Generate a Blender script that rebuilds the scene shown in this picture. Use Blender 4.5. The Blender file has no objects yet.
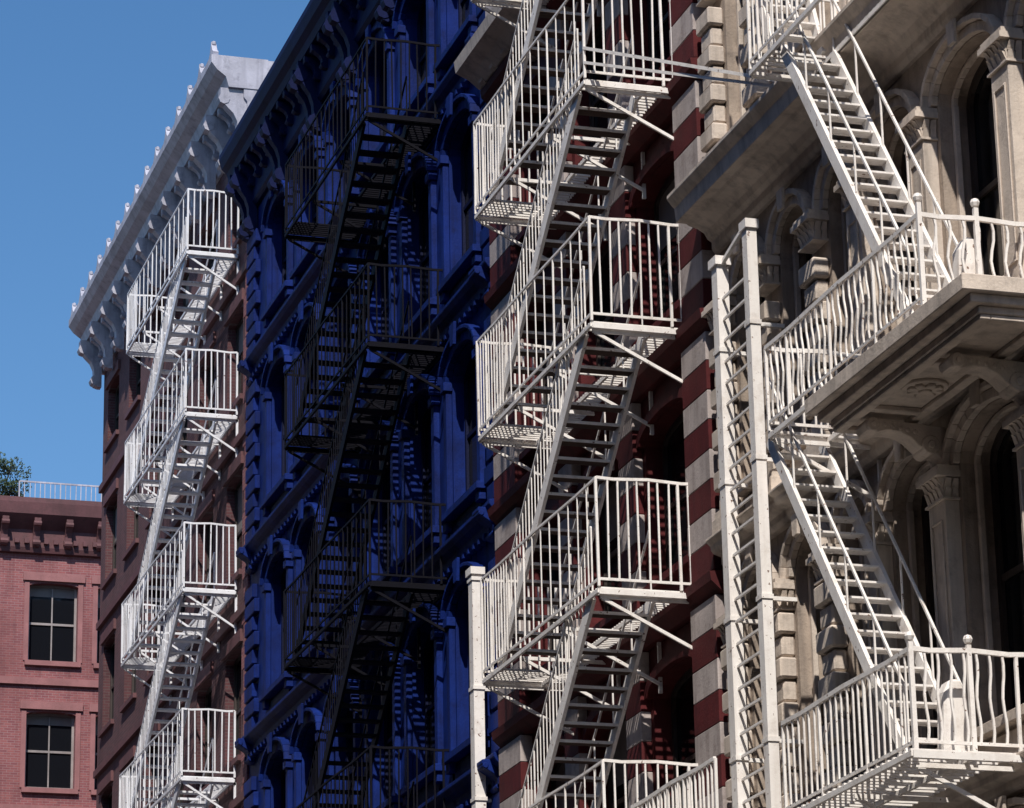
import bpy, math, random
from mathutils import Vector, Matrix
random.seed(7)
SC=bpy.context.scene
# ------------------------------------------------------------------ materials
def newmat(name):
    m=bpy.data.materials.new(name);m.use_nodes=True
    nt=m.node_tree;b=nt.nodes['Principled BSDF'];return m,nt,b
def N(nt,t,**k):
    n=nt.nodes.new(t)
    for a,v in k.items(): setattr(n,a,v)
    return n
def noise(nt,pos,scale,vec=(1,1,1),detail=4,rough=.6):
    mp=N(nt,'ShaderNodeMapping');mp.inputs['Scale'].default_value=vec
    nt.links.new(pos,mp.inputs[0])
    n=N(nt,'ShaderNodeTexNoise');n.inputs['Scale'].default_value=scale;n.inputs['Detail'].default_value=detail;n.inputs['Roughness'].default_value=rough
    nt.links.new(mp.outputs[0],n.inputs['Vector']);return n.outputs[0]
def ramp(nt,fac,a,b,ca=0,cb=1):
    r=N(nt,'ShaderNodeMapRange');r.inputs[1].default_value=a;r.inputs[2].default_value=b
    r.inputs[3].default_value=ca;r.inputs[4].default_value=cb
    nt.links.new(fac,r.inputs[0]);return r.outputs[0]
def mix(nt,fac,c1,c2,mode='MIX'):
    m=N(nt,'ShaderNodeMix',data_type='RGBA',blend_type=mode)
    if isinstance(fac,(int,float)): m.inputs[0].default_value=fac
    else: nt.links.new(fac,m.inputs[0])
    for i,c in ((6,c1),(7,c2)):
        if isinstance(c,tuple): m.inputs[i].default_value=(*c,1)
        else: nt.links.new(c,m.inputs[i])
    return m.outputs[2]
def surf(name,col,dirt=None,rough=.7,var=.25,dirt_amt=.6,streak=.35,bump=.3,bscale=25,spots=None,spot_t=.62,spec=.5):
    m,nt,b=newmat(name)
    g=N(nt,'ShaderNodeNewGeometry').outputs['Position']
    dirt=dirt or tuple(c*.45 for c in col)
    c=mix(nt,ramp(nt,noise(nt,g,1.3),.35,.7),tuple(x*(1-var) for x in col),tuple(min(1,x*(1+var*.5)) for x in col))
    s=ramp(nt,noise(nt,g,1.0,(5,5,.35),5),.48,.75,0,streak)
    c=mix(nt,s,c,dirt)
    s2=ramp(nt,noise(nt,g,4.0,(1,1,1),6,.7),.52,.75,0,dirt_amt)
    c=mix(nt,s2,c,dirt)
    if spots:
        s3=ramp(nt,noise(nt,g,14.0,(1,1,1),3),spot_t,spot_t+.04,0,1)
        c=mix(nt,s3,c,spots)
    nt.links.new(c,b.inputs['Base Color']);b.inputs['Roughness'].default_value=rough;b.inputs['Specular IOR Level'].default_value=spec
    if bump:
        bp=N(nt,'ShaderNodeBump');bp.inputs['Strength'].default_value=bump;bp.inputs['Distance'].default_value=.02
        nt.links.new(noise(nt,g,bscale,(1,1,1),5),bp.inputs['Height']);nt.links.new(bp.outputs[0],b.inputs['Normal'])
    return m
def brick(name,c1,c2,mortar,sc=1.0):
    m,nt,b=newmat(name)
    g=N(nt,'ShaderNodeNewGeometry').outputs['Position']
    sp=N(nt,'ShaderNodeSeparateXYZ');nt.links.new(g,sp.inputs[0])
    ad=N(nt,'ShaderNodeMath',operation='ADD');nt.links.new(sp.outputs[0],ad.inputs[0]);nt.links.new(sp.outputs[1],ad.inputs[1])
    cb=N(nt,'ShaderNodeCombineXYZ');nt.links.new(ad.outputs[0],cb.inputs[0]);nt.links.new(sp.outputs[2],cb.inputs[1])
    t=N(nt,'ShaderNodeTexBrick');nt.links.new(cb.outputs[0],t.inputs['Vector'])
    t.inputs['Color1'].default_value=(*c1,1);t.inputs['Color2'].default_value=(*c2,1);t.inputs['Mortar'].default_value=(*mortar,1)
    t.inputs['Scale'].default_value=1;t.inputs['Brick Width'].default_value=.22*sc;t.inputs['Row Height'].default_value=.075*sc;t.inputs['Mortar Size'].default_value=.007
    c=mix(nt,ramp(nt,noise(nt,g,.7,(1,1,1),5),.4,.7,0,.55),t.outputs[0],tuple(x*.5 for x in c1))
    c=mix(nt,ramp(nt,noise(nt,g,1.0,(4,4,.4),5),.5,.75,0,.5),c,tuple(x*.45 for x in c2))
    nt.links.new(c,b.inputs['Base Color']);b.inputs['Roughness'].default_value=.9
    bp=N(nt,'ShaderNodeBump');bp.inputs['Strength'].default_value=.4;bp.inputs['Distance'].default_value=.01;bp.invert=True
    nt.links.new(t.outputs['Fac'],bp.inputs['Height']);nt.links.new(bp.outputs[0],b.inputs['Normal'])
    return m
M={}
M['stone']=surf('weathered_stone',(.40,.325,.265),(.11,.09,.08),.85,.28,.75,.65,.45,30)
M['stone_w']=surf('painted_stone',(.64,.55,.47),(.22,.185,.16),.75,.22,.65,.65,.35,30)
M['zinc']=surf('grey_cornice_paint',(.44,.44,.52),(.14,.14,.18),.6,.25,.7,.6,.3)
M['iron_w']=surf('white_iron_paint',(.86,.82,.78),(.40,.32,.26),.5,.08,.5,.35,.2,40,spots=(.18,.10,.07),spot_t=.655)
M['iron_g']=surf('grey_white_iron_paint',(.80,.81,.85),(.38,.34,.32),.5,.08,.45,.3,.2,40,spots=(.18,.11,.09),spot_t=.66)
M['tread']=surf('shaded_brown_tread_paint',(.09,.06,.05),(.035,.025,.025),.8,.3,.5,.3,.2,spec=.2)  # shade on the tread undersides is put into this dark brown
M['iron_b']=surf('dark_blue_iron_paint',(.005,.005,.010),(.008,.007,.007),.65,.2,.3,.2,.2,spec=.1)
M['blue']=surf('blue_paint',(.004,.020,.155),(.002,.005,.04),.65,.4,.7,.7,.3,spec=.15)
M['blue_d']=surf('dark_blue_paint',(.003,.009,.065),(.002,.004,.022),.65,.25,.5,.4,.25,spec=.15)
M['maroon']=surf('maroon_paint',(.10,.019,.021),(.035,.011,.012),.7,.3,.5,.4,.3,spec=.15)
M['cream']=surf('cream_paint',(.46,.40,.38),(.18,.14,.13),.7,.25,.8,.7,.3)
M['brick_d']=brick('brown_brick',(.13,.045,.050),(.08,.030,.036),(.13,.10,.10))
M['brick_r']=brick('red_brick',(.31,.105,.105),(.22,.07,.08),(.32,.20,.20))
M['sand']=surf('red_sandstone',(.32,.14,.14),(.16,.07,.07),.85,.2,.4,.3)
M['dkbrown']=surf('brown_cornice_paint',(.13,.05,.055),(.05,.025,.025),.7)
M['frame']=surf('dark_window_frame',(.05,.038,.034),None,.5)
M['frame_w']=surf('pale_window_frame',(.33,.29,.28),None,.5)
M['frame_b']=surf('blue_window_frame',(.003,.006,.035),None,.6,spec=.2)
M['roof']=surf('roof_tar',(.06,.06,.06))
M['asphalt']=surf('asphalt',(.05,.05,.052),None,.9)
M['concrete']=surf('pavement_concrete',(.22,.21,.20),None,.9)
M['paint']=surf('road_paint',(.7,.7,.66),None,.8)
def glass(name,col=(.008,.009,.012)):
    m,nt,b=newmat(name);b.inputs['Base Color'].default_value=(*col,1);b.inputs['Roughness'].default_value=.06
    b.inputs['Specular IOR Level'].default_value=.4
    g=N(nt,'ShaderNodeNewGeometry').outputs['Position']
    bp=N(nt,'ShaderNodeBump');bp.inputs['Strength'].default_value=.12;bp.inputs['Distance'].default_value=.05
    nt.links.new(noise(nt,g,1.5,(1,1,1),2),bp.inputs['Height']);nt.links.new(bp.outputs[0],b.inputs['Normal'])
    return m
M['glass']=glass('window_glass')
M['blind']=surf('window_blind',(.22,.20,.19),None,.8,.1,.2,.2,0)
# ------------------------------------------------------------------ mesh builder
class MB:
    def __init__(s,T=None): s.v=[];s.f=[];s.T=T
    def add(s,vs,fs):
        o=len(s.v);s.v+= [tuple(v) for v in vs];s.f+=[tuple(i+o for i in f) for f in fs]
    def box(s,x0,x1,y0,y1,z0,z1):
        s.add([(x0,y0,z0),(x1,y0,z0),(x1,y1,z0),(x0,y1,z0),(x0,y0,z1),(x1,y0,z1),(x1,y1,z1),(x0,y1,z1)],
              [(0,3,2,1),(4,5,6,7),(0,1,5,4),(1,2,6,5),(2,3,7,6),(3,0,4,7)])
    def bar(s,p,q,w,h=None,up=(0,0,1)):
        h=h or w;p=Vector(p);q=Vector(q);d=(q-p).normalized();up=Vector(up)
        if abs(d.dot(up))>.98: up=Vector((0,1,0)) if abs(d.y)<.9 else Vector((1,0,0))
        a=d.cross(up).normalized();b=a.cross(d).normalized();a=a*w/2;b=b*h/2
        s.add([p-a-b,p+a-b,p+a+b,p-a+b,q-a-b,q+a-b,q+a+b,q-a+b],
              [(0,1,2,3),(7,6,5,4),(0,4,5,1),(1,5,6,2),(2,6,7,3),(3,7,4,0)])
    def prism(s,pts3,off):
        n=len(pts3);off=Vector(off);a=[Vector(p) for p in pts3];b=[p+off for p in a]
        s.add(a+b,[tuple(range(n)),tuple(range(2*n-1,n-1,-1))]+[(i,i+n,(i+1)%n+n,(i+1)%n) for i in range(n)])
    def profY(s,prof,y0,y1): s.prism([(x,y0,z) for x,z in prof],(0,y1-y0,0))
    def polyX(s,poly,x0,x1): s.prism([(x0,y,z) for y,z in poly],(x1-x0,0,0))
    def cyl(s,p,q,r,n=10,r2=None):
        r2=r if r2 is None else r2
        p=Vector(p);q=Vector(q);d=(q-p).normalized();up=Vector((0,0,1)) if abs(d.z)<.9 else Vector((1,0,0))
        a=d.cross(up).normalized();b=a.cross(d)
        A=[p+(a*math.cos(t)+b*math.sin(t))*r for t in [2*math.pi*i/n for i in range(n)]]
        B=[q+(a*math.cos(t)+b*math.sin(t))*r2 for t in [2*math.pi*i/n for i in range(n)]]
        s.add(A+B,[tuple(range(n)),tuple(range(2*n-1,n-1,-1))]+[(i,i+n,(i+1)%n+n,(i+1)%n) for i in range(n)])
    def ball(s,c,r,n=8):
        vs=[];fs=[];c=Vector(c)
        for i in range(n//2+1):
            ph=math.pi*i/(n//2)
            for j in range(n): vs.append(c+Vector((math.sin(ph)*math.cos(2*math.pi*j/n),math.sin(ph)*math.sin(2*math.pi*j/n),math.cos(ph)))*r)
        for i in range(n//2):
            for j in range(n): fs.append((i*n+j,(i+1)*n+j,(i+1)*n+(j+1)%n,i*n+(j+1)%n))
        s.add(vs,fs)
    def obj(s,name,mat,parent=None,bevel=0):
        if not s.v: return None
        vs=s.v if s.T is None else [s.T(v) for v in s.v]
        me=bpy.data.meshes.new(name);me.from_pydata([tuple(v) for v in vs],[],s.f);me.materials.append(mat);me.update()
        o=bpy.data.objects.new(name,me);SC.collection.objects.link(o)
        if parent: o.parent=parent
        if bevel:
            b=o.modifiers.new('b','BEVEL');b.width=bevel;b.segments=1;b.limit_method='ANGLE'
        return o
def empty(name):
    e=bpy.data.objects.new(name,None);SC.collection.objects.link(e);return e
# ------------------------------------------------------------------ facade parts
def arc(yc,a,zs,b,seg=10):
    return [(yc-a*math.cos(math.pi*i/seg),zs+b*math.sin(math.pi*i/seg)) for i in range(seg+1)]
def storey(mb,y0,y1,z0,z1,bays,oz0,osp,rise,dep,x=0):
    bays=sorted(bays);cur=y0
    for yc,w in bays:
        a=yc-w/2;b=yc+w/2
        if a>cur: mb.box(x,x+dep,cur,a,z0,z1)
        if oz0>z0: mb.box(x,x+dep,a,b,z0,oz0)
        if rise>0:
            P=arc(yc,w/2,osp,rise)
            for p,q in zip(P[:-1],P[1:]): mb.polyX([p,q,(q[0],z1),(p[0],z1)],x,x+dep)
        else: mb.box(x,x+dep,a,b,osp,z1)
        cur=b
    if y1>cur: mb.box(x,x+dep,cur,y1,z0,z1)
def ring(mb,yc,w,zs,rise,th,x0,x1,seg=12):
    I=arc(yc,w/2,zs,rise,seg);O=arc(yc,w/2+th,zs,rise+th,seg)
    for i in range(seg): mb.polyX([I[i],I[i+1],O[i+1],O[i]],x0,x1)
def window(fr,gl,bl,yc,w,z0,zs,rise,x,blind=0,t=.08,d=.05):
    a=yc-w/2;b=yc+w/2;zt=zs+rise
    gl.box(x+.004,x+.03,a-.05,b+.05,z0-.05,zt+.05)
    fr.box(x-d,x,a,a+t,z0,zs);fr.box(x-d,x,b-t,b,z0,zs)
    fr.box(x-d-.01,x,a+t,b-t,z0,z0+t*1.2)
    zm=(z0+zt)/2
    fr.box(x-d*.7,x,a+t,b-t,zm-.035,zm+.035)
    if rise>0:
        I=arc(yc,w/2-t,zs,max(.02,rise-t),8);O=arc(yc,w/2,zs,rise,8)
        for i in range(8): fr.polyX([I[i],I[i+1],O[i+1],O[i]],x-d,x)
    else: fr.box(x-d,x,a+t,b-t,zt-t,zt)
    if blind: bl.box(x-.004,x+.002,a+t,b-t,zt-(zt-z0)*blind,zt-.0)
def bracket(mb,y,w,zt,h,d,x=0):
    P=[(x,zt),(x-d,zt),(x-d,zt-h*.12),(x-d*.93,zt-h*.25),(x-d*.72,zt-h*.36),(x-d*.5,zt-h*.46),(x-d*.36,zt-h*.6),(x-d*.34,zt-h*.75),(x-d*.42,zt-h*.86),(x-d*.34,zt-h*.97),(x-d*.15,zt-h),(x,zt-h)]
    mb.profY(P,y-w/2,y+w/2)
    mb.cyl((x-d*.86,y-w/2-.015,zt-h*.2),(x-d*.86,y+w/2+.015,zt-h*.2),h*.1,8)
    mb.cyl((x-d*.3,y-w/2-.015,zt-h*.86),(x-d*.3,y+w/2+.015,zt-h*.86),h*.1,8)
# ------------------------------------------------------------------ fire escape
def railing(mb,p,q,h,sp=.14,bar=.026,top=.05,low=.1,wavy=False,pe=8,amp=.035,rng=None,sparse=3):
    p=Vector(p);q=Vector(q);L=(q-p).length;n=max(1,int(round(L/sp)));U=Vector((0,0,1));d=(q-p).normalized()
    K=6
    for k in range(K):
        a,b=k/K,(k+1)/K
        sg=lambda t:-.012*math.sin(t*math.pi*3)
        mb.bar(p.lerp(q,a)+U*(h+sg(a)),p.lerp(q,b)+U*(h+sg(b)),top*.8,top)
    mb.bar(p+U*low,q+U*low,.02,.035)
    for i in range(n+1):
        if rng and rng[0]<i*L/n<rng[1] and i%sparse: continue
        a=p.lerp(q,i/n);post=(i%pe==0) or i==n
        j=random.uniform(-.018,.018)
        if wavy and not post:
            pts=[];K=8
            for k in range(K+1):
                z=low+(h-low)*k/K
                pts.append(a+U*z+d*(amp*math.sin(2*math.pi*k/K*1.5)))
            for u,v in zip(pts[:-1],pts[1:]): mb.bar(u,v,bar,bar)
        else:
            mb.bar(a+U*(0 if post else low),a+U*h+d*j,bar*(1.5 if post else 1),bar*(1.5 if post else 1))
def stairs(mb,tm,y0,z0,y1,z1,xa,xb,rise=.2,rail=.85,st_h=.17,hand=(5,5),tread=.2,st_w=.03,edge=1):
    n=int(round((z0-z1)/rise))
    for x in (xa,xb):
        mb.bar((x,y0,z0),(x,y1,z1),st_w,st_h)
    for i in range(1,n):
        t=i/n;y=y0+(y1-y0)*t;z=z0+(z1-z0)*t
        for k in range(3):
            yy=y+(k-1)*tread/3
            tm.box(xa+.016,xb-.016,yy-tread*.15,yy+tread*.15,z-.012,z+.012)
        yy=y-tread/2 if y1>y0 else y+tread/2
        if edge: mb.box(xa+.016,xb-.016,yy-.008,yy+.008,z-.022,z+.018)
    for x,hh in ((xa,hand[0]),(xb,hand[1])):
        if not hh: continue
        mb.bar((x,y0,z0+rail),(x,y1,z1+rail),.028,.028)
        for i in range(hh+1):
            t=i/hh;y=y0+(y1-y0)*t;z=z0+(z1-z0)*t
            r=.02 if hh<10 or i%6==0 else .014
            mb.bar((x,y,z),(x,y,z+rail),r)
def platform(mb,x_out,x_in,ya,yb,z,sp=.085,hole=None,frame=True,sw=.02):
    y=ya+sp/2
    while y<yb:
        if hole and hole[2]<y<hole[3]:
            if hole[0]>x_out+.03: mb.box(x_out,hole[0],y-sw,y+sw,z-.03,z)
            mb.box(hole[1],x_in,y-sw,y+sw,z-.03,z)
        else: mb.box(x_out,x_in,y-sw,y+sw,z-.03,z)
        y+=sp
    if frame:
        for x in (x_out,x_in,(x_out+x_in)/2 if not hole else hole[1]):
            mb.box(x-.02,x+.02,ya,yb,z-.09,z-.033)
        for y in (ya,yb): mb.box(x_out,x_in,y-.02,y+.02,z-.11,z-.034)
def strut(mb,y,x_out,z,drop):
    mb.bar((x_out+.03,y,z-.13),(0,y,z-.13),.04,.05)
    mb.bar((x_out+.06,y,z-.15),(-.02,y,z-drop),.035,.045)
    mb.bar((-.03,y,z-.1),(-.03,y,z-drop-.12),.05,.04)
def fire_escape(name,mat,tmat,yn,yf,floors,W,rh,sw=.7,spf=.15,sp=.14,nlen=.4,flen=.7,bar=.022,barf=.014,drop=.85,edge=1,srail=.95,sparse=3):
    e=empty(name);P=MB();Rl=MB();S=MB();B=MB();TM=MB()
    for i,z in enumerate(floors):
        hole=(-W+.03,-W+.04+sw,yn+nlen,yf-flen)
        platform(P,-W,-.06,yn,yf,z,hole=hole,sp=.1,sw=.018)
        railing(Rl,(-W,yn,z),(-W,yf,z),rh,spf,barf,top=.034,pe=12,rng=(.05,yf-yn-1.3),sparse=sparse)
        railing(Rl,(-W,yn,z),(-.05,yn,z),rh,sp,bar,top=.04);railing(Rl,(-W,yf,z),(-.05,yf,z),rh,sp,bar,top=.04)
        n=max(2,int((yf-yn)/1.7))
        for k in range(n+1): strut(B,yn+.06+(yf-yn-.12)*k/n,-W,z,drop)
        if i+1<len(floors):
            ns=int((yf-flen-yn-nlen)/.15)
            stairs(S,TM,yn+nlen+.02,z-.02,yf-flen,floors[i+1],-W+.05,-W+.02+sw,tread=.24,st_w=.05,st_h=.21,edge=edge,hand=(ns,5),rail=srail)
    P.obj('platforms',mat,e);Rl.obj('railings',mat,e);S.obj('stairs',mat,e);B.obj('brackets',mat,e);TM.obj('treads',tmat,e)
    return e
def body(e,y0,y1,x0,x1,z1,mat,roof=True):
    b=MB();b.box(x0,x1,y0+.02,y1-.02,0,z1-.25);b.obj('body_walls',mat,e)
    r=MB();r.box(x0,x1-.0,y0+.3,y1-.3,z1-.245,z1-.2);r.obj('roof',M['roof'],e)
# ================================================================== LEFT BROWN BRICK BUILDING
e=empty('brick_building')
w=MB();tr=MB();fr=MB();gl=MB();bl=MB()
y0,y1=69.02,87.2
bays=[(y0+1.6+3.02*i,1.6) for i in range(6)]
lv=[31.2,27.9,24.1,20.1,16.0,11.9,7.8,3.9,0]
for i in range(len(lv)-1):
    zt,zb=lv[i],lv[i+1]
    storey(w,y0,y1,zb,zt,bays,zb+1.0,zt-.75,0.12,.24)
    tr.box(-.1,0,y0,y1,zb-.08,zb+.1)
    for yc,ww in bays:
        window(fr,gl,bl,yc,ww,zb+1.0,zt-.75,.12,.24,random.choice([0,0,.35,.5]))
        tr.box(-.07,0,yc-ww/2-.15,yc+ww/2+.15,zt-.62+.0,zt-.35)
        tr.box(-.09,.1,yc-ww/2-.1,yc+ww/2+.1,zb+.88,zb+1.0)
w.obj('brick_wall',M['brick_d'],e);tr.obj('lintels_and_sills',M['dkbrown'],e)
fr.obj('window_frames',M['frame'],e);gl.obj('window_glass',M['glass'],e);bl.obj('blinds',M['blind'],e)
body(e,y0,y1,.42,16,32.2,M['brick_d'])
c=MB()
c.profY([(.3,31.2),(-.06,31.2),(-.12,31.3),(-.12,31.75),(-.2,31.85),(-.2,32.05),(.3,32.05)],y0-.04,y1+.04)
c.profY([(.35,32.052),(-.55,32.052),(-.62,32.3),(-.82,32.45),(-.95,32.62),(-.95,32.8),(.35,32.8)],y0-.06,y1+.35)
n=34
for i in range(n):
    y=y0+.15+(y1-y0-.3)*i/(n-1);big=(i%3==0)
    bracket(c,y,.26 if big else .16,32.05,1.3 if big else .6,.6 if big else .4,-.12)
for i in range(15):
    y=y0+.25+(y1-y0-.1)*i/14
    c.prism([(-.9,y-.22,32.8),(-.9,y+.22,32.8),(-.9,y+.26,32.9),(-.9,y+.12,33.0),(-.9,y,33.2),(-.9,y-.12,33.0),(-.9,y-.26,32.9)],(.12,0,0))
    c.ball((-.84,y,33.2),.07,6)
c.box(.352,.55,y0-.05,y0+.2,31.2,32.78)
c.obj('cornice',M['zinc'],e)
p=MB();p.box(.56,16,y0,y0+.35,30,32.7);p.obj('parapet',M['brick_r'],e)
q=MB()
for k in range(60):
    z=.3+k*.5
    if z>30.8: break
    q.box(-.05,0,y0,y0+(.55 if k%2 else .38),z,z+.47)
q.obj('corner_quoins',M['brick_r'],e)
fire_escape('fire_escape',M['iron_g'],M['iron_g'],70.2,77.4,[28.55,24.75,20.75,16.6,12.5,8.4],1.2,1.45,sw=.74,sp=.15,bar=.026,barf=.017,spf=.17)
# ================================================================== BLUE BUILDING
e=empty('blue_building')
w=MB();tr=MB();dk=MB();fr=MB();gl=MB();bl=MB();q=MB()
y0,y1=50.35,69.0
bays=[(66.1,1.75),(63.4,1.75),(60.7,1.75),(57.9,1.75),(55.15,1.75),(52.4,1.75)]
lv=[29.0,25.3,21.1,16.95,12.8,8.6,4.4,0]
for i in range(len(lv)-1):
    zt,zb=lv[i],lv[i+1]
    top=zt-1.05
    storey(w,y0,y1,zb,zt,bays,zb+.75,top,.38,.26)
    for yc,ww in bays:
        window(fr,gl,bl,yc,ww,zb+.75,top,.38,.26,0)
        ring(tr,yc,ww+.02,top,.39,.2,-.12,0);ring(tr,yc,ww+.42,top,.59,.07,-.2,0)
        tr.polyX([(yc-.1,top+.36),(yc+.1,top+.36),(yc+.14,top+.76),(yc-.14,top+.76)],-.26,-.202)
        for sg in (-1,1):
            yy=yc+sg*(ww/2+.11)
            tr.box(-.11,0,yy-.09,yy+.09,zb+.75,top-.16);tr.box(-.16,0,yy-.13,yy+.13,top-.16,top)
            tr.box(-.14,0,yy-.12,yy+.12,zb+.45,zb+.618)
        tr.box(-.2,.12,yc-ww/2-.28,yc+ww/2+.28,zb+.62,zb+.748)
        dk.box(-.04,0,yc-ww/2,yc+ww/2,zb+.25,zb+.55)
    tr.profY([(.0,zb-.2),(-.08,zb-.2),(-.1,zb-.05),(-.2,zb+.02),(-.26,zb+.1),(-.26,zb+.17),(0,zb+.22)],y0,y1)
    for k in range(int((y1-y0)/.3)): tr.box(-.15,-.0,y0+.1+k*.3,y0+.2+k*.3,zb-.31,zb-.2)
    z=zb+.25;k=0
    while z+.32<zt-.36:
        for (a,b) in ((y1-(.95 if k%2 else .75),y1-.01),(y0+.01,y0+(.75 if k%2 else .6))):
            q.box(-.12,0,a,b,z,z+.3)
        z+=.36;k+=1
    for yy in (y1-.45,y0+.4):
        bracket(tr,yy,.35,zb+.1,.5,.38,-.0)
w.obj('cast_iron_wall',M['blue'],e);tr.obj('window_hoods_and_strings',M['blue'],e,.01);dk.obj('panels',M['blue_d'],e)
fr.obj('window_frames',M['frame_b'],e);gl.obj('window_glass',M['glass'],e);q.obj('quoins',M['blue'],e,.015)
body(e,y0,y1,.56,16,30.3,M['roof'])
c=MB()
c.profY([(.5,29.0),(-.08,29.0),(-.15,29.08),(-.15,29.75),(-.25,29.85),(.5,29.85)],y0,y1)
c.profY([(.5,29.852),(-.5,29.852),(-.55,30.0),(-.66,30.1),(-.72,30.3),(-.72,30.42),(.5,30.5)],y0,y1+.15)
for i in range(31):
    y=y0+.3+(y1-y0-.6)*i/30
    bracket(c,y,.16,29.85,.5,.34,-.15)
for i in range(7):
    y=y0+.35+(y1-y0-.7)*i/6
    bracket(c,y-.24,.2,29.86,1.5,.5,-.05);bracket(c,y+.24,.2,29.86,1.5,.5,-.05)
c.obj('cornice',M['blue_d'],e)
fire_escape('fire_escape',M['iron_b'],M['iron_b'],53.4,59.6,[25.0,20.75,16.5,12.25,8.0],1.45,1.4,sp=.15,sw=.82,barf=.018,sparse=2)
# ================================================================== STRIPED BUILDING
e=empty('striped_building')
w=MB();mr=MB();cr=MB();fr=MB();gl=MB();bl=MB()
y0,y1=40.32,50.33
piers=[(40.9,1.0),(43.95,.7),(46.75,.7),(49.7,1.2)]
bays=[(42.5,2.0),(45.35,1.9),(48.1,1.8)]
lv=[31.2,27.7,24.1,20.45,16.8,13.15,9.4,5.2,0]
for i in range(len(lv)-1):
    zt,zb=lv[i],lv[i+1]
    storey(w,y0,y1,zb,zt,bays,zb+.7,zt-.85,.25,.3)
    for yc,ww in bays:
        window(fr,gl,bl,yc,ww,zb+.7,zt-.85,.25,.3,random.choice([0,0,.4]))
        ring(w,yc,ww+.02,zt-.85,.26,.16,-.1,0)
        mr.box(-.14,.1,yc-ww/2-.08,yc+ww/2+.08,zb+.58,zb+.7)
        fr.box(.24,.298,yc-.04,yc+.04,zb+.8,zt-.75)
    w.profY([(0,zb-.15),(-.12,zb-.15),(-.28,zb+.0),(-.3,zb+.12),(0,zb+.16)],y0,y1)
    z=zb+.18;k=0;top=zt-.16
    n=8;h=(top-z)/n
    for k in range(n):
        for yc,ww in piers:
            (cr if k%2 else mr).box(-.2 if ww>.8 else -.15,0,yc-ww/2+.02,yc+ww/2-.02,z+k*h,z+(k+1)*h-.004)
w.obj('painted_wall',M['maroon'],e);mr.obj('maroon_blocks',M['maroon'],e,.01);cr.obj('cream_blocks',M['cream'],e,.01)
fr.obj('window_frames',M['frame'],e);gl.obj('window_glass',M['glass'],e);bl.obj('blinds',M['blind'],e)
body(e,y0,y1,.56,16,31.6,M['roof'])
c=MB()
c.profY([(0,24.25),(-.32,24.25),(-.5,24.4),(-.72,24.5),(-.75,24.7),(-.7,24.72),(0,24.8)],y0,y1)
for i in range(16): bracket(c,y0+.3+(y1-y0-.6)*i/15,.16,24.4,.5,.4,-.0)
c.profY([(0,31.2),(-.5,31.3),(-.7,31.7),(.5,31.75),(.5,31.2)],y0,y1)
c.obj('cornice',M['stone_w'],e)
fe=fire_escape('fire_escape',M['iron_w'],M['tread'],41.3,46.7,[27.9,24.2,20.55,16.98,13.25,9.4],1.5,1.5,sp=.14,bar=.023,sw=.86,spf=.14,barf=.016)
g=MB();platform(g,-1.2,-.5,38.0,41.1,9.1);railing(g,(-1.2,38.0,9.1),(-1.2,41.1,9.1),1.15,.14,.024)
for y in (38.1,39.6,41.0): strut(g,y,-1.2,9.1,.85)
g.obj('lower_balcony',M['iron_w'],fe)
g=MB()
g.bar((-1.5,41.3,21.0),(-.5,35.9,18.3),.045);g.bar((-1.5,41.3,20.78),(-.5,36.3,18.42),.04)
g.obj('tie_rods',M['iron_w'],fe)
def downspout(y,z1,w=.2,x=-.32):
    d=MB();d.box(x-w*.4,x+w*.4,y-w/2,y+w/2,.1,z1);d.box(x-w*.55,x+w*.55,y-w*.7,y+w*.7,z1,z1+.12)
    z=1.5
    while z<z1:
        d.box(x-w*.47,x+w*.47,y-w*.6,y+w*.6,z,z+.06);d.box(x+w*.4,0,y-.03,y+.03,z,z+.05);z+=1.8
    return d
downspout(51.0,16.0,.22).obj('downspout',M['iron_w'])
e=empty('vertical_ladder')
d=downspout(39.25,17.1,.2,-.4);d.bar((-.4,39.25,17.1),(-.4,38.2,17.35),.05);d.obj('rail_1',M['iron_w'],e)
downspout(38.1,17.2,.17,-.42).obj('rail_2',M['iron_w'],e)
d=MB();z=3.0
while z<16.9:
    d.bar((-.41,38.17,z),(-.41,39.16,z),.03);z+=.29
d.obj('rungs',M['iron_w'],e)
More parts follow.
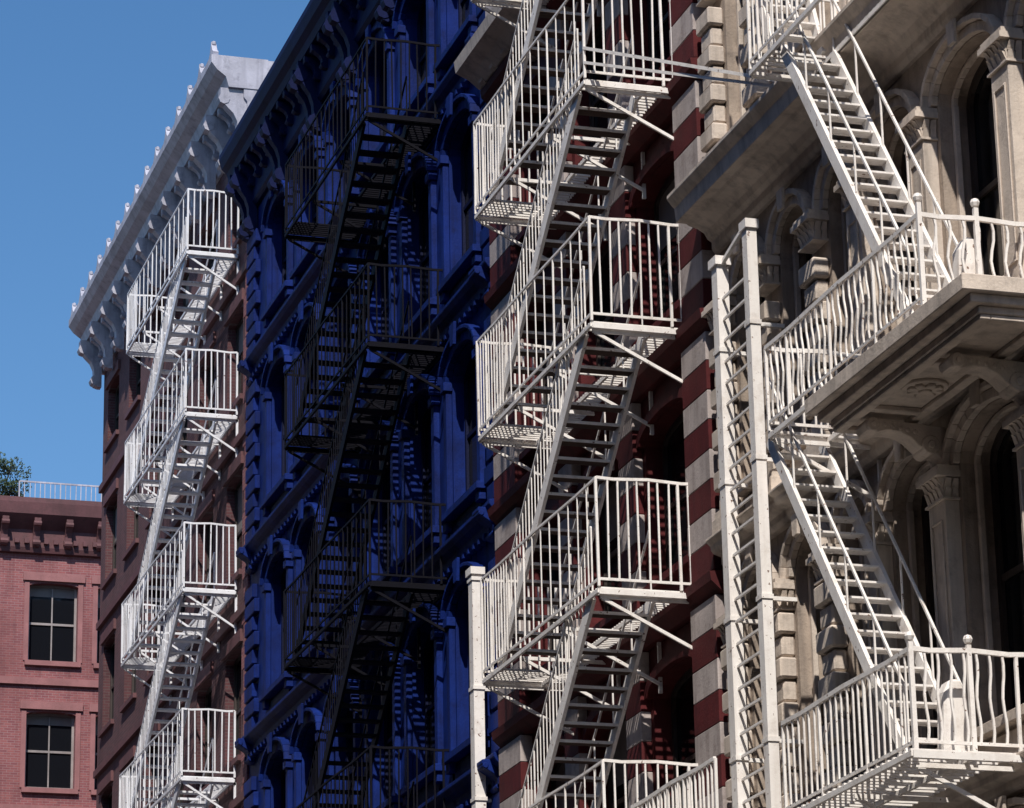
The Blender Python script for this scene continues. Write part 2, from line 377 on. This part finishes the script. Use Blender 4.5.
# ================================================================== STONE BUILDING (right)
e=empty('stone_building')
w=MB();st=MB();fr=MB();gl=MB();bl=MB();ru=MB();cp=MB()
y0,y1=22.4,40.3
pys=[40.0,38.4,36.75,35.3,33.4,31.1,28.8,26.5,24.2]
bays=[((a+b)/2,a-b-.62) for a,b in zip(pys[:-1],pys[1:])]
LV=[(0,4.2,0),(4.6,8.7,0),(9.0,13.3,12.5),(13.68,17.7,16.8),(18.5,22.6,21.6),(23.0,27,26.1)]
for zb,zt,cap in LV:
    if not cap: cap=zt-.8
    sp=cap+.12;rise=.42
    storey(w,y0,y1,zb,zt,bays,zb+.55,sp,rise,.4)
    for yc,ww in bays:
        window(fr,gl,bl,yc,ww,zb+.55,sp,rise,.4,random.choice([0,0,0,.3]),t=.09)
        ring(st,yc,ww+.02,sp,rise+.01,.12,-.08,0);ring(st,yc,ww+.28,sp,rise+.14,.07,-.15,0)
        ring(st,yc,ww-.12,sp-.02,rise-.06,.055,.15,.22)
        st.polyX([(yc-.08,sp+rise-.04),(yc+.08,sp+rise-.04),(yc+.11,sp+rise+.24),(yc-.11,sp+rise+.24)],-.2,-.152)
        st.box(-.15,.2,yc-ww/2-.02,yc+ww/2+.02,zb+.43,zb+.55)
        st.box(-.05,0,yc-ww/2+.1,yc+ww/2-.1,zb+.1,zb+.38)
        for sg in (-1,1):
            yy=yc+sg*(ww/2-.05)
            st.box(.15,.22,yy-.035,yy+.035,zb+.55,sp-.02)
    for k,p in enumerate(pys):
        hw=.22
        if p>36:
            z=zb+.35;j=0
            while z+.27<cap-.3:
                e2=.03 if j%2 else -.02
                ru.box(-.2-e2,0,p-hw-e2,p+hw+e2,z,z+.262);z+=.285;j+=1
        else:
            st.box(-.18,0,p-hw,p+hw,zb+.35,cap-.29)
            st.box(-.2,-.182,p-hw+.07,p-hw+.1,zb+.55,cap-.5);st.box(-.2,-.182,p+hw-.1,p+hw-.07,zb+.55,cap-.5)
            st.box(-.2,-.182,p-hw+.1,p+hw-.1,cap-.53,cap-.5);st.box(-.2,-.182,p-hw+.1,p+hw-.1,zb+.55,zb+.58)
        st.box(-.26,0,p-hw-.06,p+hw+.06,zb,zb+.25);st.box(-.23,0,p-hw-.03,p+hw+.03,zb+.25,zb+.348)
        cp.box(-.21,0,p-hw-.03,p+hw+.03,cap-.288,cap-.26)
        cp.profY([(0,cap-.26),(-.18,cap-.26),(-.2,cap-.12),(-.25,cap-.03),(0,cap-.03)],p-hw+.01,p+hw-.01)
        for row,(za,zc,o) in enumerate(((cap-.26,cap-.13,.02),(cap-.15,cap-.03,.05))):
            for j in range(4):
                yy=p-hw+.06+j*(2*hw-.12)/3
                cp.prism([(-.18-o*.4,yy-.045,za),(-.21-o,yy-.03,zc-.02),(-.235-o,yy,zc),(-.21-o,yy+.03,zc-.02),(-.18-o*.4,yy+.045,za)],(.05,0,0))
            for j in range(2):
                xx=-.05-j*.09
                yb=p-hw
                cp.prism([(xx-.04,yb-o*.3,za),(xx-.03,yb-(o*.7+.02),zc-.02),(xx+.03,yb-(o*.7+.02),zc-.02),(xx+.04,yb-o*.3,za)],(0,.04,0))
        cp.box(-.29,0,p-hw-.07,p+hw+.07,cap-.03,cap+.04);cp.box(-.26,0,p-hw-.05,p+hw+.05,cap+.04,cap+.1)
def entab(mb,za,zb,d,y0=y0,y1=y1):
    h=zb-za
    mb.profY([(.5,za),(-.1,za),(-.14,za+h*.15),(-.14,za+h*.4),(-.25,za+h*.5),(-d*.8,za+h*.62),(-d*.82,za+h*.75),(-d,za+h*.9),(-d,zb),(.5,zb)],y0,y1)
entab(st,4.2,4.6,.45);entab(st,8.7,9.0,.3);entab(st,13.3,13.68,.35);entab(st,22.6,23,.4);entab(st,27,27.8,.8)
st.profY([(.5,17.7),(-.06,17.7),(-.1,17.76),(-.1,17.86),(-.16,17.9),(-.2,17.98),(-.3,18.04),(-.42,18.07),(-.46,18.1),(-.6,18.1),(-.62,18.3),(-.66,18.34),(-.72,18.42),(-.72,18.48),(.5,18.5)],y0,y1)
w.obj('stone_wall',M['stone'],e);st.obj('stone_trim',M['stone_w'],e,.008);ru.obj('rusticated_pilasters',M['stone_w'],e,.025);cp.obj('capitals',M['stone_w'],e)
fr.obj('window_frames',M['frame'],e);gl.obj('window_glass',M['glass'],e);bl.obj('blinds',M['blind'],e)
body(e,y0,y1,.6,16,28,M['stone'])
b=MB()
ya,yb=29.75,34.1;zz=-.22
b.box(-1.18,-.36,ya+.16,yb-.16,13.42+zz,13.5+zz);b.box(-1.3,-.36,ya+.08,yb-.08,13.502+zz,13.6+zz);b.box(-1.42,-.0,ya,yb,13.602+zz,13.78+zz)
for (a0,a1,c0,c1) in ((-1.16,-1.04,ya+.18,yb-.18),(-.48,-.36,ya+.18,yb-.18)): b.box(a0,a1,c0,c1,13.36+zz,13.418+zz)
for y in (ya+.18,31.35,33.0,yb-.3): b.box(-1.038,-.482,y,y+.12,13.36+zz,13.418+zz)
for p in (31.1,33.4):
    b.profY([(x,z+zz) for x,z in [(-.0,13.3),(-1.0,13.35),(-1.06,13.28),(-1.02,13.2),(-.9,13.19),(-.78,13.22),(-.62,13.21),(-.5,13.15),(-.4,13.06),(-.3,13.0),(-.2,12.98),(-.12,12.9),(-.0,12.86)]],p-.14,p+.14)
    b.cyl((-.96,p-.17,13.27+zz),(-.96,p+.17,13.27+zz),.08,12);b.cyl((-.96,p-.19,13.27+zz),(-.96,p+.19,13.27+zz),.035,10)
    b.cyl((-.27,p-.17,13.08+zz),(-.27,p+.17,13.08+zz),.11,12);b.cyl((-.27,p-.19,13.08+zz),(-.27,p+.19,13.08+zz),.05,10)
    for j in range(5): b.cyl((-.45-.09*j,p-.155,13.22+.015*j+zz),(-.45-.09*j,p+.155,13.22+.015*j+zz),.03,6)
cx,cy=-.76,32.25
b.cyl((cx,cy,13.42+zz),(cx,cy,13.38+zz),.26,20);b.cyl((cx,cy,13.38+zz),(cx,cy,13.33+zz),.07,10)
for j in range(8):
    t=j*math.pi/4;b.bar((cx+.07*math.cos(t),cy+.07*math.sin(t),13.37+zz),(cx+.2*math.cos(t),cy+.2*math.sin(t),13.36+zz),.09,.04)
b.obj('stone_balcony',M['stone_w'],e,.01)
Z1=13.57
for z,y in ((Z1,30.9),(9.0,31.95)):
    s=MB();x=-.75
    s.prism([(x-.17,y,z),(x+.17,y,z),(x+.13,y,z+.72),(x+.06,y,z+.86),(x-.06,y,z+.86),(x-.13,y,z+.72)],(0,.22,0))
    s.obj('white_pedestal',M['iron_w'],e,.03)
e=empty('fire_escape');P=MB();Rl=MB();S=MB();TM=MB()
W=1.38
railing(Rl,(-W,30.8,Z1),(-W,35.3,Z1),1.02,.16,.02,.05,wavy=True,amp=.03)
railing(Rl,(-W,30.8,Z1),(-.05,30.8,Z1),1.02,.17,.024,.05,wavy=True,amp=.025)
railing(Rl,(-W,35.3,Z1),(-.05,35.3,Z1),1.02,.15,.022,.05)
platform(P,-W,-.1,34.12,35.3,Z1-.01,hole=(-1.35,-.65,34.3,35.2),sp=.12)
for y in (35.25,): strut(P,y,-W,Z1,.8)
railing(Rl,(-W,31.65,9.0),(-W,35.3,9.0),1.08,.16,.02,.05)
railing(Rl,(-W,31.65,9.0),(-.05,31.65,9.0),1.08,.15,.024,.05,wavy=True,amp=.015)
platform(P,-W-.1,-.1,31.5,35.3,9.0,hole=None,sp=.15,sw=.024)
for y in (31.75,33.4,35.2): strut(P,y,-W,9.0,.8)
for x,z,y in ((-.72,Z1,30.8),(-W,Z1,30.8),(-.72,9.0,31.65),(-W,9.0,31.65)):
    Rl.bar((x,y,z),(x,y,z+1.15),.05);Rl.ball((x,y,z+1.21),.055)
platform(P,-1.38,-.6,32.6,35.4,18.2,hole=(-1.36,-.62,32.7,34.8),sp=.12)
railing(Rl,(-1.38,32.6,18.2),(-1.38,35.4,18.2),1.05,.16,.02,.05);railing(Rl,(-1.38,35.4,18.2),(-.1,35.4,18.2),1.05,.15,.022,.05)
kw=dict(rise=.235,rail=.8,st_h=.15,tread=.15,st_w=.05)
stairs(S,TM,34.55,18.1,31.35,Z1+.02,-1.28,-.64,**kw)
stairs(S,TM,35.55,Z1-.03,32.1,9.02,-1.28,-.62,**kw)
stairs(S,TM,36.6,22.6,34.9,18.25,-1.28,-.64,**kw)
P.obj('platforms',M['iron_w'],e);Rl.obj('railings',M['iron_w'],e);S.obj('stairs',M['iron_w'],e);TM.obj('treads',M['iron_w'],e)
# ================================================================== DISTANT RED BRICK BUILDING
e=empty('brick_building')
T=lambda v:(-v[0+1],100+v[0],v[2])
mk=lambda:MB(T)
w=mk();tr=mk();fr=mk();gl=mk();bl=mk();c=mk()
bays=[]
for k in range(-3,3):
    bays+=[(-.85+k*5.4,1.5),(-2.95+k*5.4,1.5)]
lv=[29.6,25.6,21.7,17.6,13.5,9.5,5,0]
y0,y1=-18.2,14.8
for i in range(len(lv)-1):
    zt,zb=lv[i],lv[i+1]
    storey(w,y0,y1,zb,zt,bays,zb+.65,zt-1.0,.1,.3)
    for yc,ww in bays:
        window(fr,gl,bl,yc,ww,zb+.65,zt-1.0,.1,.3,random.choice([.15,.3,.45,.25]),t=.07)
        fr.box(.26,.298,yc-.02,yc+.02,zb+.7,zt-1.0)
        tr.box(-.08,0,yc-ww/2-.2,yc+ww/2+.2,zt-.85,zt-.6);tr.box(-.12,.1,yc-ww/2-.1,yc+ww/2+.1,zb+.5,zb+.65)
        tr.box(-.03,0,yc-ww/2-.15,yc-ww/2,zb+.65,zt-.9);tr.box(-.03,0,yc+ww/2,yc+ww/2+.15,zb+.65,zt-.9)
    tr.box(-.1,0,y0,y1,zb-.1,zb+.12)
c.profY([(.3,29.6),(-.15,29.6),(-.2,29.75),(-.2,30.3),(-.35,30.45),(-.6,30.7),(-.65,31.05),(-.65,31.2),(.3,31.25)],y0,y1)
for i in range(34):
    y=y0+.3+(y1-y0-.6)*i/33;bracket(c,y,.2,30.6,.85,.35,-.2)
for i in range(110):
    y=y0+.2+i*.3;c.box(-.32,-.2,y,y+.13,29.85,30.0)
w.obj('brick_wall',M['brick_r'],e);tr.obj('stone_trim',M['sand'],e);c.obj('cornice',M['dkbrown'],e)
fr.obj('window_frames',M['frame_w'],e);gl.obj('window_glass',M['glass'],e);bl.obj('blinds',M['blind'],e)
b=MB();b.box(-14.7,18.1,100.4,114,0,30.8);b.obj('body_walls',M['brick_r'],e)
r=MB();railing(r,(-.1,101.2,30.8),(17,101.2,30.8),1.45,.16,.025)
r.obj('roof_railing',M['zinc'],e)
e=empty('tree')
t=MB();t.cyl((-.65,102,30.8),(-.6,102,31.9),.08,7,.05)
for k in range(7):
    a=k*.9;t.cyl((-.6,102,31.5+.05*k),(-.6+.5*math.cos(a),102+.5*math.sin(a),32.3+.1*k),.035,5,.012)
t.obj('trunk',M['frame'],e)
lf=MB();cl=[(Vector((-.5+random.gauss(0,.36),102+random.gauss(0,.4),31.85+random.random()*1.2)),random.uniform(.16,.3)) for _ in range(30)]
for c0,r0 in cl:
    for _ in range(80):
        d=Vector((random.gauss(0,1),random.gauss(0,1),random.gauss(0,1))).normalized()*r0*random.uniform(.5,1.1)+c0
        a=Vector((random.gauss(0,1),random.gauss(0,1),random.gauss(0,1))).normalized()*.05;b=a.orthogonal().normalized()*.03
        lf.add([d-a,d+b,d+a,d-b],[(0,1,2,3)])
lf.obj('foliage',surf('leaves',(.05,.08,.03),(.02,.03,.012),.8,.4,.4,.2,0),e)
# ================================================================== the other side of the street and the block behind
def simple_building(name,ya,yb,h,mat,xf=-18.0,sgn=-1):
    e=empty(name);w=MB();fr=MB();gl=MB();bl=MB();c=MB()
    Tm=(lambda v:(xf-v[0],v[1],v[2])) if sgn<0 else (lambda v:(xf+v[0],v[1],v[2]))
    for m_ in (w,fr,gl,bl,c): m_.T=Tm
    n=int((yb-ya)/2.8);bs=[(ya+(yb-ya)*(i+.5)/n,1.4) for i in range(n)];k=int(h/4)
    for i in range(k):
        storey(w,ya,yb,i*h/k,(i+1)*h/k,bs,i*h/k+.9,(i+1)*h/k-.7,.15,.35)
        for yc,ww in bs: window(fr,gl,bl,yc,ww,i*h/k+.9,(i+1)*h/k-.7,.15,.35)
    c.profY([(.3,h),(-.1,h),(-.6,h+.6),(-.7,h+.9),(.3,h+.95)],ya,yb)
    b=MB(Tm);b.box(.4,14,ya+.02,yb-.02,0,h+.4);b.obj('body_walls',mat,e)
    w.obj('wall',mat,e);fr.obj('window_frames',M['frame'],e);gl.obj('window_glass',M['glass'],e);c.obj('cornice',M['dkbrown'],e)
for (a,b_,h,mt) in ((-40,-15,30,'brick_d'),(-14.9,8,29,'brick_d'),(8.1,30,32,'brick_d'),(30.1,52,30,'brick_d'),(52.1,72,32,'brick_d'),(72.1,87,29,'brick_r')):
    simple_building('brick_building',a,b_,h,M[mt])
simple_building('brick_building',-20,22.3,26,M['brick_d'],0.0,1)
# ================================================================== ground
g=MB();g.box(-1500,1500,-1500,1500,-.2,-.15);g.obj('ground',M['concrete'])
g=MB();g.box(-13.0,-3.6,-200,92,-.15+.004,-.146+.02);g.box(-200,200,92,97,-.144,-.12);g.obj('road',M['asphalt'])
g=MB();g.box(-3.6,.0,-200,90.0,-.14,0);g.box(-17.9,-13.0,-200,90,-.14,0);g.box(-200,200,97.02,100,-.118,0);g.obj('sidewalk',M['concrete'])
g=MB()
for k in range(24): g.box(-8.4,-8.25,-10+k*4,-8+k*4,-.122,-.118)
g.obj('road_markings',M['paint'])
# ================================================================== light, sky
sd=Vector((-.25,-.60,.76)).normalized()
el=math.asin(sd.z);az=math.atan2(sd.x,sd.y)
W_=bpy.data.worlds.new('World');SC.world=W_;W_.use_nodes=True;nt=W_.node_tree
s=nt.nodes.new('ShaderNodeTexSky');s.sky_type='NISHITA';s.sun_disc=False;s.sun_elevation=el;s.sun_rotation=az%(2*math.pi)
s.air_density=1.0;s.dust_density=.5;s.ozone_density=3.0
hs=nt.nodes.new('ShaderNodeHueSaturation');hs.inputs['Saturation'].default_value=1.22
nt.links.new(s.outputs[0],hs.inputs['Color'])
nt.links.new(hs.outputs[0],nt.nodes['Background'].inputs[0]);nt.nodes['Background'].inputs[1].default_value=.135
l=bpy.data.lights.new('sun','SUN');l.energy=5.0;l.angle=math.radians(.5);l.color=(1,.94,.86)
lo=bpy.data.objects.new('sun',l);SC.collection.objects.link(lo);lo.rotation_euler=sd.to_track_quat('Z','Y').to_euler();lo.location=(-20,-30,60)
# ================================================================== camera
f=3400.;th=math.atan(1100/f);psi=math.atan(.311);a=.02
F=Vector((math.sin(psi)*math.cos(th),math.cos(psi)*math.cos(th),math.sin(th)))
R=Vector((math.cos(psi),-math.sin(psi),0));U=R.cross(F)
Xc=(R-U*a).normalized();Yc=(U+R*a).normalized();Zc=-F
m=Matrix((Xc,Yc,Zc)).transposed().to_4x4();m.translation=Vector((-15.5,0,1.7))
c=bpy.data.cameras.new('camera');c.lens=36*f/1024;c.sensor_width=36;c.clip_end=5000;c.clip_start=.1
co=bpy.data.objects.new('camera',c);SC.collection.objects.link(co);co.matrix_world=m;SC.camera=co
SC.view_settings.view_transform='Standard';SC.view_settings.look='None';SC.view_settings.exposure=0
